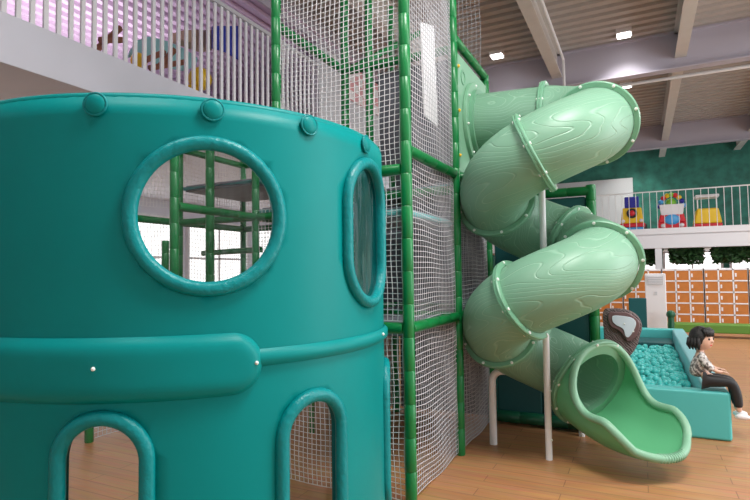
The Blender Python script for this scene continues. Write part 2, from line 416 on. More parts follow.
# ------------------------------------------------------------------ climbing frame
XA, YA, BAY = -1.56, 3.69, 1.2
XS = [XA - BAY * i for i in range(4)]
YS = [YA + BAY * j for j in range(3)]
L1, L2, L3, TOP = 1.29, 2.49, 3.98, 5.1
fr = thing('play_structure', 'multi-level climbing frame of green padded posts and white netting', 'playground structure', (XS[2], YS[1], 0))
def post(x, y, z0, z1, r=.044, name='post', m='green', parent=fr):
    pts = []; rad = []; z = z0; seg = .245
    while z < z1 - 1e-6:
        e = min(z + seg, z1)
        for zz, k in ((z, .90), (z + .008, 1), (e - .008, 1), (e, .90)):
            if pts and abs(pts[-1][2] - zz) < 1e-6: continue
            pts.append((x, y, zz)); rad.append(r * k)
        z = e
    return MB().tube(pts, rad, 14).build(name, m, parent, smooth='auto')
def bar(a, b, r=.043, name='crossbar', m='green', parent=fr):
    a, b = Vector(a), Vector(b); n = max(1, round((b - a).length / .25)); pts = []; rad = []
    for i in range(n):
        for u, k in ((0.0, .92), (.035, 1), (.965, 1), (1.0, .92)):
            p = a.lerp(b, (i + u) / n)
            if pts and (pts[-1] - p).length < 1e-6: continue
            pts.append(p); rad.append(r * k)
    return MB().tube(pts, rad, 12).build(name, m, parent, smooth='auto')
for i, x in enumerate(XS):
    for j, y in enumerate(YS):
        top = L3 + .02 if (i == 0 and j == 2) else TOP if i < 2 else (3.15 if j == 0 else 3.45)
        post(x, y, 0, top)
g = .04
def along_x(i, j, z): bar((XS[i] - g, YS[j], z), (XS[i + 1] + g, YS[j], z))
def along_y(i, j, z): bar((XS[i], YS[j] + g, z), (XS[i], YS[j + 1] - g, z))
for i in range(3):
    for j in range(3):
        if j > 0 or i == 0: along_x(i, j, L1); along_x(i, j, L2 if i == 0 else L2 - .12)
along_x(0, 0, TOP - .05); along_x(0, 1, 3.86); along_x(0, 2, L3 - .05)
for j in range(2):
    for i in range(4):
        if i == 0:
            along_y(0, j, L1); along_y(0, j, L2 + .15)
            along_y(0, j, L3 if j == 1 else TOP - .05)
        else:
            for z in (L1, L2 - .12) + ((3.3,) if i > 1 and j else ()): along_y(i, j, z)
along_y(1, 0, 3.86)
for i in (1, 2): along_x(i, 2, 3.3)
along_x(2, 1, 3.3)
post(-2.47, YS[1], 2.6, TOP, .04)
bar((XS[1] + .03, YS[1], 3.86), (-2.3, YS[2], 4.7), .036)
def net(o, ex, ez, w, h, cell, r=.0030, name='safety_net', m='net', parent=fr, sag=.012):
    o, ex, ez = Vector(o), Vector(ex), Vector(ez); nn = ex.cross(ez); mb = MB()
    na, nb = max(1, round(w / cell)), max(1, round(h / cell)); ph = random.random() * 6
    def pt(a, b):
        wx = math.sin(a / w * PI) * math.sin(b / h * PI)
        return o + ex * (a + .006 * math.sin(b * 9 + a * 5 + ph)) + ez * (b + .010 * math.sin(a * 7 + b * 4 + ph) - sag * 2 * wx) + nn * (sag * 2.0 * wx + .004 * math.sin(a * 11 + b * 8))
    ka, kb = max(2, int(w / .12)), max(2, int(h / .12))
    for i in range(na + 1):
        a = w * i / na; mb.tube([pt(a, h * k / kb) for k in range(kb + 1)], r, 4, caps=False)
    for j in range(nb + 1):
        b = h * j / nb; mb.tube([pt(w * k / ka, b) for k in range(ka + 1)], r, 4, caps=False)
    return mb.build(name, m, parent, recalc=False)
EX, EY, EZ = Vector((1, 0, 0)), Vector((0, 1, 0)), Vector((0, 0, 1))
e = .045
# street-side faces
for (z0, z1) in ((.02, L1 - e), (L1 + e, L2 - e), (L2 + e, TOP - .1)):
    net((XS[1] + e, YA, z0), EX, EZ, BAY - 2 * e, z1 - z0, .042)
SX = XA - .01
for (z0, z1) in ((.02, L1 - e), (L1 + e, L2 + .15 - e), (L2 + .15 + e, TOP - .1)):
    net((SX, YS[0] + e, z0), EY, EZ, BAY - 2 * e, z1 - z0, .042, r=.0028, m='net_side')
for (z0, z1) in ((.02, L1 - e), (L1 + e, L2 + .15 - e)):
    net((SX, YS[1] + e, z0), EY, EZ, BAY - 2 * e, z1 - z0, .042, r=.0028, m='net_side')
# inner and rear nets
for (z0, z1) in ((.02, L1 - e), (L1 + e, L2 - e), (L2 + e, TOP - .1)):
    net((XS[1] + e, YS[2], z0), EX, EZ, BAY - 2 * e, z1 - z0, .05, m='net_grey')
    z1 = min(z1, 3.4)
    net((XS[2] + e, YS[2], z0), EX, EZ, BAY - 2 * e, z1 - z0, .05)
    net((XS[3] + e, YS[2], z0), EX, EZ, BAY - 2 * e, z1 - z0, .05)
    net((XS[3], YS[0] + e, z0), EY, EZ, BAY - 2 * e, z1 - z0, .05)
    net((XS[3], YS[1] + e, z0), EY, EZ, BAY - 2 * e, z1 - z0, .05)
net((XS[2] + e, YS[1], L1 + e), EX, EZ, BAY - 2 * e, L2 - L1 - 2 * e, .05)
# decks inside
def deck(i, j, z):
    MB().box((XS[i + 1] + .05, YS[j] + .05, z - .09), (XS[i] - .05, YS[j + 1] - .05, z - .01)).build('deck_pad', 'deck', fr, bevel=.012)
    d = MB(); x0, x1, y0, y1 = XS[i + 1] + .035, XS[i] - .035, YS[j] + .035, YS[j + 1] - .035
    d.tube([(x0, y0, z - .05), (x1, y0, z - .05), (x1, y1, z - .05), (x0, y1, z - .05)], .022, 8, closed=True)
    d.build('deck_edging', 'deck_edge', fr, smooth=True)
for (i, j, z) in ((0, 0, L1 + .02), (0, 0, 2.22), (0, 1, L1 + .02), (0, 1, L2 + .1), (1, 1, L1 + .02), (1, 1, L2), (2, 1, 2.85)):
    deck(i, j, z)
# padded panels; most slate ones are added to darken the frame interior
MB().box((XS[1] + .06, YS[2] - .05, L2 + .2), (XS[0] - .06, YS[2] + .0, L3 - .12)).build('padded_panel', 'slate', fr, bevel=.015)
MB().box((XS[1] + .06, YS[2] + .01, .06), (XS[0] - .06, YS[2] + .06, L1 - .1)).build('padded_panel', 'slate', fr, bevel=.015)
MB().box((XS[1] + .06, YS[2] + .01, L1 + .1), (XS[0] - .06, YS[2] + .06, L2 - .1)).build('padded_panel', 'slate', fr, bevel=.015)
MB().box((XS[1] - .03, YS[1] + .06, L1 + .1), (XS[1] + .02, YS[2] - .06, L2 - .12)).build('padded_panel', 'slate', fr, bevel=.015)
MB().box((XS[2] + .06, YS[2] + .01, .06), (XS[1] - .06, YS[2] + .06, L1 - .2)).build('padded_panel', 'blush', fr, bevel=.015)
MB().box((XS[3] + .06, YS[2] + .01, .06), (XS[2] - .06, YS[2] + .06, L1 - .05)).build('padded_panel', 'blush', fr, bevel=.015)
MB().box((-2.40, YS[1] + .06, L2 + .22), (XS[0] - .07, YS[1] + .10, 3.80)).build('padded_panel', 'slate', fr, bevel=.012)
MB().box((-2.60, YS[1] + .06, L1 + .12), (XS[0] - .07, YS[1] + .10, L2 - .1)).build('padded_panel', 'slate', fr, bevel=.012)
# thin posts and soft bars seen through the tower window
post(-4.38, 4.6, 0, 3.2, .05); post(-4.75, 4.3, 0, 2.1, .04); post(XS[1] - .45, YS[1], 0, 2.3, .03); bar((XS[2], YS[1] + .1, 2.0), (XS[3], YS[1] + .4, 2.0), .035)
# white cloth strip hanging inside the tall net
q = MB().prism([P(421, 22, 'X', XA - .06), P(434, 26, 'X', XA - .06), P(438, 126, 'X', XA - .06), P(425, 116, 'X', XA - .06)], (-.012, 0, 0))
one('hanging_strip', q, 'white', 'long white strip hanging behind the tall side net', 'banner', base_of(q))
q = MB().box((XA + .045, YS[1] + .05, 2.33), (XA + .055, YS[1] + .13, 2.45))
one('info_tag', q, 'white', 'small white tag on the netting beside the slide bend', 'tag', (XA + .05, YS[1] + .09, 2.33))

# ------------------------------------------------------------------ dark padded wall behind the slide
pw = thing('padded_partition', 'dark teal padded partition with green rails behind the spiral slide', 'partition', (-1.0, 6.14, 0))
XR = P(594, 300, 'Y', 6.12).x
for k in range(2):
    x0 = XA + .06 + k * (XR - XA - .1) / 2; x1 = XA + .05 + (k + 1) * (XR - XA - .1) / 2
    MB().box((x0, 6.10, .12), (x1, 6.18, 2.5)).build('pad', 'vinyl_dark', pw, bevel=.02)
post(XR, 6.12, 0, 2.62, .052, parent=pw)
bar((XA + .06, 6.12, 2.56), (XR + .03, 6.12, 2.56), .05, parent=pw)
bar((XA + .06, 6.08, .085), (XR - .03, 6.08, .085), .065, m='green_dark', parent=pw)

# ------------------------------------------------------------------ round padded tower
CX, CY, RC, ZT = -2.63, 2.60, 1.25, 2.472
tw = thing('play_tower', 'big round teal padded play tower with porthole windows', 'play tower', (CX, CY, 0))
def wrap(s, z, off=0):
    a = s / RC; r = RC + off
    return Vector((CX + r * math.cos(a), CY + r * math.sin(a), z))
def hit(px, py):
    d = ray(px, py); o = CAM - Vector((CX, CY, 0))
    A = d.x**2 + d.y**2; B = 2 * (o.x * d.x + o.y * d.y); C_ = o.x**2 + o.y**2 - RC**2
    disc = B * B - 4 * A * C_
    t = (-B - math.sqrt(max(disc, 0))) / (2 * A)
    p = CAM + d * t
    return RC * math.atan2(p.y - CY, p.x - CX), p.z
def stadium(s0, z0, hw, hh, n=48):
    """rounded-end outline, half width hw, half height hh"""
    pts = []; d = hh - hw
    if d >= 0:
        for k in range(n // 2 + 1): a = PI * k / (n // 2); pts.append((s0 + hw * math.cos(a), z0 + d + hw * math.sin(a)))
        m = max(0, int(2 * d / .06))
        for k in range(1, m): pts.append((s0 - hw, z0 + d - 2 * d * k / m))
        lo = 0 if d > 1e-6 else 1
        for k in range(lo, n // 2 + 1 - lo): a = PI + PI * k / (n // 2); pts.append((s0 + hw * math.cos(a), z0 - d + hw * math.sin(a)))
        for k in range(1, m): pts.append((s0 + hw, z0 - d + 2 * d * k / m))
    else:
        d = -d
        for k in range(n // 2 + 1): a = -PI / 2 + PI * k / (n // 2); pts.append((s0 + d + hh * math.cos(a), z0 + hh * math.sin(a)))
        m = max(0, int(2 * d / .06))
        for k in range(1, m): pts.append((s0 + d - 2 * d * k / m, z0 + hh))
        for k in range(n // 2 + 1): a = PI / 2 + PI * k / (n // 2); pts.append((s0 - d + hh * math.cos(a), z0 + hh * math.sin(a)))
        for k in range(1, m): pts.append((s0 - d + 2 * d * k / m, z0 - hh))
    return pts
def inside(p, poly):
    c = False; n = len(poly)
    for i in range(n):
        (x1, y1), (x2, y2) = poly[i], poly[i - 1]
        if (y1 > p[1]) != (y2 > p[1]) and p[0] < (x2 - x1) * (p[1] - y1) / (y2 - y1) + x1: c = not c
    return c
def edist(p, poly):
    b = 9e9
    for i in range(len(poly)):
        (x1, y1), (x2, y2) = poly[i], poly[i - 1]
        dx, dy = x2 - x1, y2 - y1; L = dx * dx + dy * dy
        t = max(0, min(1, ((p[0] - x1) * dx + (p[1] - y1) * dy) / L)) if L else 0
        b = min(b, math.hypot(p[0] - x1 - t * dx, p[1] - y1 - t * dy))
    return b
def sheet(outer, holes, step, off):
    """fill of an outline in (s, z) minus holes, as wrapped verts and faces; off(s, z) is the lift"""
    pts = []; edges = []
    for poly in [outer] + holes:
        o = len(pts); pts += poly; edges += [(o + i, o + (i + 1) % len(poly)) for i in range(len(poly))]
    s0, s1 = min(p[0] for p in outer), max(p[0] for p in outer); z0, z1 = min(p[1] for p in outer), max(p[1] for p in outer)
    ns, nz = int((s1 - s0) / step), int((z1 - z0) / step)
    for i in range(1, ns):
        for j in range(1, nz):
            p = (s0 + (s1 - s0) * i / ns, z0 + (z1 - z0) * j / nz)
            if inside(p, outer) and edist(p, outer) > step * .4 and not any(inside(p, h) or edist(p, h) < step * .4 for h in holes): pts.append(p)
    vs, _, fs, *_r = delaunay_2d_cdt([Vector(p) for p in pts], edges, [], 0, 1e-6)
    keep = []
    for f in fs:
        c = sum((vs[i] for i in f), Vector((0, 0))) / len(f)
        if inside(c, outer) and not any(inside(c, h) for h in holes): keep.append(tuple(f))
    return [wrap(v.x, v.y, off(v.x, v.y)) for v in vs], keep
sR, zR = hit(209, 216)
sO = RC * R(26.4 - 21.5); zO = 1.935
arch_s = [hit(102, 420)[0], hit(314, 400)[0], RC * R(26.4 + 2.5)]
arch_top = hit(314, 390)[1]
AH = .46; arch_z = arch_top - AH
rounds = [(sR, zR, .312, .312), (sO, zO, .238, .385)]
arches = [(s, arch_z, .172, AH - .033) for s in arch_s]
S0, S1 = RC * R(-160), RC * R(56)
nb_ = 70
outer = [(S0 + (S1 - S0) * k / nb_, .0) for k in range(nb_)] + [(S1, ZT * k / 24) for k in range(24)] + [(S1 - (S1 - S0) * k / nb_, ZT) for k in range(nb_)] + [(S0, ZT - ZT * k / 24) for k in range(24)]
holes = [stadium(s, z, a, b) for s, z, a, b in rounds + arches]
mb = MB(); mb.add(*sheet(outer, holes, .075, lambda s, z: 0))
w_ = mb.build('wall', 'vinyl', tw, smooth=True, recalc=False)
bm = bmesh.new(); bm.from_mesh(w_.data)
for f in bm.faces:
    c = f.calc_center_median(); 
    if f.normal.x * c.x + f.normal.y * c.y < 0: f.normal_flip()
bm.to_mesh(w_.data); bm.free()
so = w_.modifiers.new('solid', 'SOLIDIFY'); so.thickness = .05; so.offset = -1; so.use_quality_normals = True
# rounded top roll
n_ = 90
MB().tube([wrap(S0 + (S1 - S0) * k / n_, ZT, -.0252) for k in range(n_ + 1)], .0252, 12).build('top_roll', 'vinyl', tw, smooth='auto')
def ring(name, s, z, hw, hh, pane):
    ol = stadium(s, z, hw, hh, 64)
    m_ = MB()
    # padded ring: flattened section swept round the opening in (s, z)
    N = len(ol); vs = []; K = 12
    for i in range(N):
        p, q, r_ = Vector(ol[i]), Vector(ol[(i + 1) % N]), Vector(ol[i - 1])
        t = (q - r_).normalized(); nn = Vector((t.y, -t.x))
        for k in range(K):
            a = 2 * PI * k / K
            u = p + nn * (.010 + .033 * math.cos(a)); vs.append(wrap(u.x, u.y, .006 + .032 * math.sin(a)))
    m_.add(vs, [(i * K + k, i * K + (k + 1) % K, ((i + 1) % N) * K + (k + 1) % K, ((i + 1) % N) * K + k) for i in range(N) for k in range(K)])
    o = m_.build(name, 'vinyl_trim', tw, smooth=True)
    if pane:
        m2 = MB(); m2.add(*sheet(ol, [], .05, lambda a, b: -.02))
        m2.build('clear_pane', 'clear', o, smooth=True)
for (s, z, a, b) in rounds: ring('window_ring', s, z, a, b, True)
for (s, z, a, b) in arches: ring('arch_ring', s, z, a, b, True)
# rim buttons
for px, py in ((96.5, 100), (212.5, 104.5), (308, 118.5), (364.5, 135)):
    s, z = hit(px, py); a = s / RC
    rot = Matrix.Rotation(a, 3, 'Z')
    bt = MB().sphere(wrap(s, 2.435, .008), .047, 24, 12, (.42, 1, 1), rot)
    o = bt.build('rim_button', 'vinyl', tw, smooth=True)
    MB().tube([wrap(s + .047 * math.cos(t), 2.435 + .047 * math.sin(t), .012) for t in [2 * PI * k / 32 for k in range(32)]], .006, 6, closed=True).build('piping', 'vinyl_trim', o, smooth=True)
# belt and broad patch
def pillow(poly, h, fall, step, name, m='vinyl'):
    def off(s, z):
        d = edist((s, z), poly); u = min(1, d / fall); return .004 + h * math.sqrt(max(0, 1 - (1 - u) ** 2))
    mb = MB(); mb.add(*sheet(poly, [], step, off)); return mb.build(name, m, tw, smooth=True)
sP1, zP1 = hit(262, 364)
sP0 = RC * R(-150)
zt = hit(150, 336.5)[1]; zb = hit(150, 402)[1]
zbt, zbb = hit(320, 342)[1], hit(320, 358)[1]
belt = [(sP1 - .1 + (RC * R(56) - sP1 + .1) * k / 50, zbb) for k in range(51)] + [(RC * R(56) - (RC * R(56) - sP1 + .1) * k / 50, zbt) for k in range(51)]
pillow(belt, .022, .03, .016, 'belt')
patch = stadium((sP0 + sP1) / 2, (zt + zb) / 2, (sP1 - sP0) / 2, (zt - zb) / 2, 40)
pillow(patch, .045, .075, .024, 'broad_patch')
for px, py, o_ in ((99, 367, .05), (253.5, 361.5, .045), (378.5, 334, .028)):
    s, z = hit(px, py)
    MB().sphere(wrap(s, z, o_), .009, 10, 6).build('screw_cap', 'bolt', tw, smooth=True)

# ------------------------------------------------------------------ spiral tube slide
HX, HY, HR, TR = -.775, 5.09, .45, .318
sl = thing('spiral_slide', 'mint green spiral tube slide with moulded wood-grain and open exit chute', 'slide', (HX, HY, 0))
zk = [(0, 3.24, -.70), (.5, 2.71, -1.25), (1, 2.05, -1.15), (1.5, 1.53, -1.28), (2.0, .80, -1.15)]
def zof(t):
    if t <= 0: return 3.24
    for (a, za, ma), (b, zb_, mb_) in zip(zk, zk[1:]):
        if t <= b:
            h = b - a; u = (t - a) / h
            return (2*u**3 - 3*u*u + 1) * za + (u**3 - 2*u*u + u) * h * ma + (-2*u**3 + 3*u*u) * zb_ + (u**3 - u*u) * h * mb_
    return zk[-1][1] - 1.15 * (t - 2.0)
path = []
for k in range(18):
    x = XA + .03 + (HX - XA - .03) * k / 18; path.append(Vector((x, HY + HR, 3.24 + .03 * (1 - k / 18))))
turn0 = len(path); NT = 288; OVER = 40
for k in range(NT + OVER * NT // 720 + 1):
    t = 2.0 * k / NT; a = PI / 2 - 2 * PI * t
    path.append(Vector((HX + HR * math.cos(a), HY + HR * math.sin(a), zof(t))))
d_end = (path[-1] - path[-2]).normalized()
p0 = path[-1]
HOOD = p0 + d_end * .05
for k in range(1, 7): path.append(p0.lerp(HOOD, k / 6))
def idx(phi): return turn0 + round((90 - phi) / 720 * NT)
arc = [0]
for i in range(1, len(path)): arc.append(arc[-1] + (path[i] - path[i - 1]).length)
def frame_at(i):
    t = (path[min(i + 1, len(path) - 1)] - path[max(i - 1, 0)]).normalized()
    u = t.cross(Vector((0, 0, 1))).normalized(); w = u.cross(t)   # u sideways, w up-ish
    return t, u, w
cuts = [0, turn0 - 1, idx(-5), idx(-91), idx(-182), idx(-292), idx(-366), idx(-468), idx(-546), len(path) - 1]
NS = 40
def tube_section(i0, i1):
    vs = []; gr = []
    for i in range(i0, i1 + 1):
        t, u, w = frame_at(i)
        for k in range(NS):
            a = 2 * PI * k / NS
            vs.append(path[i] + (u * math.cos(a) + w * math.sin(a)) * TR); gr.append((arc[i], math.cos(a), math.sin(a)))
    n = i1 - i0
    fs = [(i * NS + k, i * NS + (k + 1) % NS, (i + 1) * NS + (k + 1) % NS, (i + 1) * NS + k) for i in range(n) for k in range(NS)]
    mb = MB(); mb.add(vs, fs)
    o = mb.build('tube_section', 'mint', sl, smooth=True, recalc=False)
    at = o.data.attributes.new('grain', 'FLOAT_VECTOR', 'POINT')
    at.data.foreach_set('vector', [c for g_ in gr for c in g_])
    return o
for a, b in zip(cuts, cuts[1:]): tube_section(a, b)
def collar(i, r0=TR + .003, r1=TR + .05, half=.026, nb=8, ph=.3, name='flange', m='mint_rim'):
    t, u, w = frame_at(i); c = path[i]; vs = []; N = 56
    prof = [(r0, -half), (r1 - .008, -half), (r1, -half + .008), (r1, -.004), (r1 - .006, -.002), (r1 - .006, .002), (r1, .004), (r1, half - .008), (r1 - .008, half), (r0, half)]
    for k in range(N):
        a = 2 * PI * k / N; d = u * math.cos(a) + w * math.sin(a)
        vs += [c + d * r_ + t * h for r_, h in prof]
    K = len(prof)
    mb = MB(); mb.add(vs, [(k * K + j, k * K + (j + 1) % K, ((k + 1) % N) * K + (j + 1) % K, ((k + 1) % N) * K + j) for k in range(N) for j in range(K)])
    o = mb.build(name, m, sl, smooth='auto')
    for k in range(nb):
        a = 2 * PI * k / nb + ph; d = u * math.cos(a) + w * math.sin(a); p = c + d * (r1 - .018)
        MB().tube([p - t * (half + .008), p - t * (half + .004), p + t * (half + .004), p + t * (half + .008)], [.008, .014, .014, .008], 10).build('bolt', 'bolt', o, smooth='auto')
    return o
for n, i in enumerate(cuts[1:-1]): collar(i, ph=.3 + .25 * n)
# entry board with round mounting flange
y0, y1 = YS[1] + .05, YS[2] - .05
vs_o = [(y0, 2.70), (y1, 2.70), (y1, 3.86), (y0, 3.86)]
eb = MB().box((XA - .015, y0, 2.68), (XA + .02, y1, 3.86)).build('entry_board', 'mint_plain', sl, bevel=.01)
def xring(x0, x1, cy, cz, r0, r1, N=48):
    mb = MB(); vs = []
    for k in range(N):
        a = 2 * PI * k / N
        for r_, x in ((r0, x0), (r0, x1), (r1, x1), (r1, x0)): vs.append((x, cy + r_ * math.cos(a), cz + r_ * math.sin(a)))
    mb.add(vs, [(k * 4 + j, k * 4 + (j + 1) % 4, ((k + 1) % N) * 4 + (j + 1) % 4, ((k + 1) % N) * 4 + j) for k in range(N) for j in range(4)]); return mb
fy, fz = path[0].y, path[0].z
o = xring(XA + .02, XA + .06, fy, fz, TR - .01, TR + .12).build('mounting_flange', 'mint_plain', sl, smooth='auto', bevel=.008)
xring(XA + .06, XA + .10, fy, fz, TR - .005, TR + .045).build('inner_ring', 'mint_rim', o, smooth='auto')
for k in range(8):
    a = 2 * PI * k / 8 + .2
    MB().sphere((XA + .065, fy + (TR + .085) * math.cos(a), fz + (TR + .085) * math.sin(a)), .014, 10, 6).build('bolt', 'bolt', o, smooth=True)
for z in (2.84, 3.28, 3.72):
    MB().sphere((XA + .025, y0 + .035, z), .018, 10, 6).build('bolt', 'yellow_bolt', eb, smooth=True)
o = xring(XA + .02, XA + .027, y0 + .2, 3.66, .055, .075, 32).build('moulded_circle', 'mint_rim', eb)

# open exit chute
dh = Vector((d_end.x, d_end.y, 0)).normalized(); TIP = Vector((.085, 4.97, 0))
hv = TIP - HOOD; hv.z = 0; hl = hv.length; hv.normalize()
def chp(f, z): 
    q = HOOD + dh * (hl * f * (1 - f) * .6) + hv * (hl * f * (1 - .6 * (1 - f))); q.z = z; return q
CH = [HOOD, chp(.2, HOOD.z - .05), chp(.4, HOOD.z - .085), chp(.6, HOOD.z - .105), chp(.8, HOOD.z - .105), chp(1, HOOD.z - .095)]
def cat(P_, u):
    n = len(P_) - 1; x = min(u * n, n - 1e-6); i = int(x); f = x - i
    a, b, c, d = P_[max(i - 1, 0)], P_[i], P_[i + 1], P_[min(i + 2, n)]
    return .5 * (2 * b + (c - a) * f + (2 * a - 5 * b + 4 * c - d) * f * f + (3 * b - a - 3 * c + d) * f ** 3)
def lerp_tab(tab, u):
    for (a, va), (b, vb) in zip(tab, tab[1:]):
        if u <= b: 
            f = (u - a) / (b - a); f = f * f * (3 - 2 * f); return va + (vb - va) * f
    return tab[-1][1]
cov_t = [(0, 180), (.10, 150), (.24, 122), (.42, 96), (.60, 84), (.8, 80), (1, 76)]
rad_t = [(0, .405), (.5, .405), (1, .405)]
NU, NV = 44, 48
grid = []; gr = []
for i in range(NU + 1):
    u = (i / NU) ** 1.7; c = cat(CH, u); t = (cat(CH, min(1, u + .02)) - cat(CH, max(0, u - .02))).normalized()
    side = t.cross(Vector((0, 0, 1))).normalized(); w = side.cross(t)
    xq = min(1, u / .55); cov = R(80 + 100 * (1 - math.sqrt(1 - (1 - xq) ** 2)) ** .9) * (1 - .42 * max(0, (u - .72) / .28) ** 2); r_ = lerp_tab(rad_t, u); row = []
    for k in range(NV + 1):
        v = -1 + 2 * k / NV; a = v * cov
        flat = 1 + .0 * u
        p = c + side * math.sin(a) * r_ * (1 + .06 * u) - w * math.cos(a) * r_
        ext = max(0, (u - .6) / .4) ** 2 * .10 * math.cos(v * PI / 2)
        p = p + t * ext + Vector((0, 0, 1)) * max(0, (u - .82) / .18) ** 2 * .05 * math.cos(v * PI / 2)
        lean = max(0, 1 - u / .4) * .0
        row.append(p)
    grid.append(row)
vs = [p for r_ in grid for p in r_]; W = NV + 1
mb = MB(); mb.add(vs, [(i * W + k, i * W + k + 1, (i + 1) * W + k + 1, (i + 1) * W + k) for i in range(NU) for k in range(NV)])
ch = mb.build('exit_chute', 'mint_chute', sl, smooth=True)
so = ch.modifiers.new('solid', 'SOLIDIFY'); so.thickness = .014; so.offset = 0
edge = [grid[i][0] for i in range(NU + 1)] + [grid[NU][k] for k in range(1, NV)] + [grid[i][NV] for i in range(NU, 0, -1)]
MB().tube(edge, .034, 12, closed=True).build('rolled_lip', 'mint_plain', sl, smooth=True)
collar(len(path) - 2, TR - .002, TR + .125, .028, nb=10, ph=.1)
# traction ridges at the lip of the chute
for k in range(-5, 6):
    kk = NV // 2 + k * 2
    p = grid[NU][kk]; f = (p - grid[NU - 4][kk]).normalized(); q = f.cross(grid[NU][kk + 1] - grid[NU][kk - 1]).normalized()
    if q.z < 0: q = -q
    MB().tube([p + (f * math.cos(a) + q * math.sin(a)) * .034 for a in [R(-70 + 17 * n) for n in range(11)]], .007, 6).build('ridge', 'mint_plain', ch, smooth=True)
# steel supports
MB().tube([(HX - .02, HY, 0), (HX - .02, HY, 2.62)], .03, 16).build('centre_pole', 'white_metal', sl, smooth='auto')
for z in (.18, .62):
    MB().sphere((HX + .008, HY - .012, z), .012, 8, 6).build('bolt', 'bolt', sl, smooth=True)
c = P(493.5, 441, 'Z', .03); c = Vector((c.x, c.y, 0)); d = Vector((.17, .03, 0)).normalized()
zt_ = .72
pts = [c, c + Vector((0, 0, zt_ - .1))] + [c + d * (.1 - .1 * math.cos(a)) + Vector((0, 0, zt_ - .1 + .1 * math.sin(a))) for a in [PI / 2 * k / 6 for k in range(1, 7)]] + [c + d * .20 + Vector((0, 0, zt_))]
sp_ = MB().tube(pts, .036, 14).build('bent_leg', 'white_metal', sl, smooth='auto')
br_ = c + d * .17 + Vector((0, 0, zt_ + .03))
MB().obox(br_, d * .075, Vector((0, .045, 0)), (0, 0, .012)).obox(br_ + Vector((0, 0, .04)), d * .03, Vector((0, .03, 0)), (0, 0, .04)).build('bracket', 'silver', sp_, bevel=.004)
c2 = P(582, 436, 'Z', 0.0)
MB().tube([(c2.x, c2.y, 0), (c2.x, c2.y, .30)], .03, 12).build('short_leg', 'white_metal', sl, smooth='auto')

# ------------------------------------------------------------------ ball pit
PX0, PX1, PY0, PY1, PZ = -1.5, .54, 6.5, 12.6, .48
T = .22
pit = thing('ball_pit', 'long aqua padded ball pit beyond the slide exit', 'ball pit', (-.4, 9.5, 0))
MB().box((PX0 - T, PY0 - T + .04, 0), (PX1 + T, PY0, PZ)).build('front_pad', 'aqua', pit, bevel=.03, seg=3)
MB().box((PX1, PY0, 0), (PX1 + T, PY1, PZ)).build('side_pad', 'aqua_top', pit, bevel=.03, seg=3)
MB().box((PX0 - T, PY0, 0), (PX0, PY1, PZ)).build('side_pad', 'aqua', pit, bevel=.03, seg=3)
MB().box((PX0 - T, PY1, 0), (PX1 + T, PY1 + T, PZ)).build('rear_pad', 'aqua', pit, bevel=.03, seg=3)
MB().box((-.35, PY1 - .9, .02), (PX1 - .02, PY1 - .02, .30)).build('inner_step', 'vinyl_dark', pit, bevel=.02)
MB().box((PX0, PY0, 0), (PX1, PY1, .02)).build('pit_floor', 'aqua', pit)
br = .045; d_ = 2 * br + .011
spots = []; row = 0; y = PY0 + br + .01
while y < PY1 - .95:
    x = PX1 - br - .012 - (br if row % 2 else 0)
    while x > PX0 + br + .01:
        spots.append((x + random.uniform(-.004, .004), y + random.uniform(-.004, .004), .212 + random.uniform(-.03, .045) + .02 * (math.sin(x * 6 + y * 2.3) * math.sin(y * 3.1 + x)))); x -= d_
    y += d_ * .88; row += 1
vis = []; rest = []
for s_ in spots:
    rel = Vector(s_) - CAM; dd = rel.dot(fw); px = 375 + FPX * rel.dot(rgt) / dd; py = 250 - FPX * rel.dot(upv) / dd
    (vis if px > 628 and px < 694 and py < 386 else rest).append(s_)
vis.sort(key=lambda s_: s_[1])
rest += vis[300:]; vis = vis[:300]
bp_ = MB().sphere((0, 0, 0), br, 12, 8)
proto = None
for s_ in vis:
    if proto is None:
        proto = one('pit_ball', bp_, 'ball', 'aqua plastic ball lying in the ball pit', 'ball', (0, 0, 0), 'aqua balls in the ball pit', smooth=True); o = proto
    else:
        o = proto.copy(); COL.objects.link(o)
    o.location = s_
mb = MB()
for s_ in rest: mb.sphere(s_, br, 8, 6)
under = mb
k = 0; yy = PY0 + .06
while yy < PY1 - .95:
    xx = PX0 + .06
    while xx < PX1 - .05:
        if random.random() < .5: mb.sphere((xx, yy, .066), br, 6, 5)
        xx += .105
    yy += .105
o = mb.build('ball_mass', 'ball', None, smooth=True); tag(o, 'deep mass of aqua balls filling the rest of the pit', 'balls', kind='stuff')

# bark-look padded panel with pale window
Yb = 6.16
def pb(pts, y, n=6):
    """closed Catmull-Rom outline through pixel anchors, on plane Y=y"""
    Q = [P(a, b, 'Y', y) for a, b in pts]; out = []; m = len(Q)
    for i in range(m):
        a, b, c_, d = Q[i - 1], Q[i], Q[(i + 1) % m], Q[(i + 2) % m]
        for k in range(n):
            f = k / n; out.append(.5 * (2 * b + (c_ - a) * f + (2 * a - 5 * b + 4 * c_ - d) * f * f + (3 * b - a - 3 * c_ + d) * f ** 3))
    return out
sb = thing('climbing_stump', 'dark bark-look padded stump panel with pale blue window by the ball pit', 'play panel', (-.16, Yb + .06, 0))
ol = pb([(603, 312), (612, 309), (626, 310), (637, 316), (642, 326), (640, 336), (637, 346), (631, 355), (622, 364), (618, 384), (617, 420), (606, 420), (604, 384), (604, 340)], Yb)
MB().prism(ol, (0, .12, 0)).build('trunk', 'bark', sb, bevel=.015)
ol2 = pb([(608.5, 313), (616, 312), (628, 313), (638, 320), (639.5, 328), (635, 338), (628, 342), (624, 337), (619, 331), (611, 327), (608, 320)], Yb - .035)
fm_ = MB().prism(ol2, (0, .05, 0)).build('window_moulding', 'plum', sb, bevel=.012)
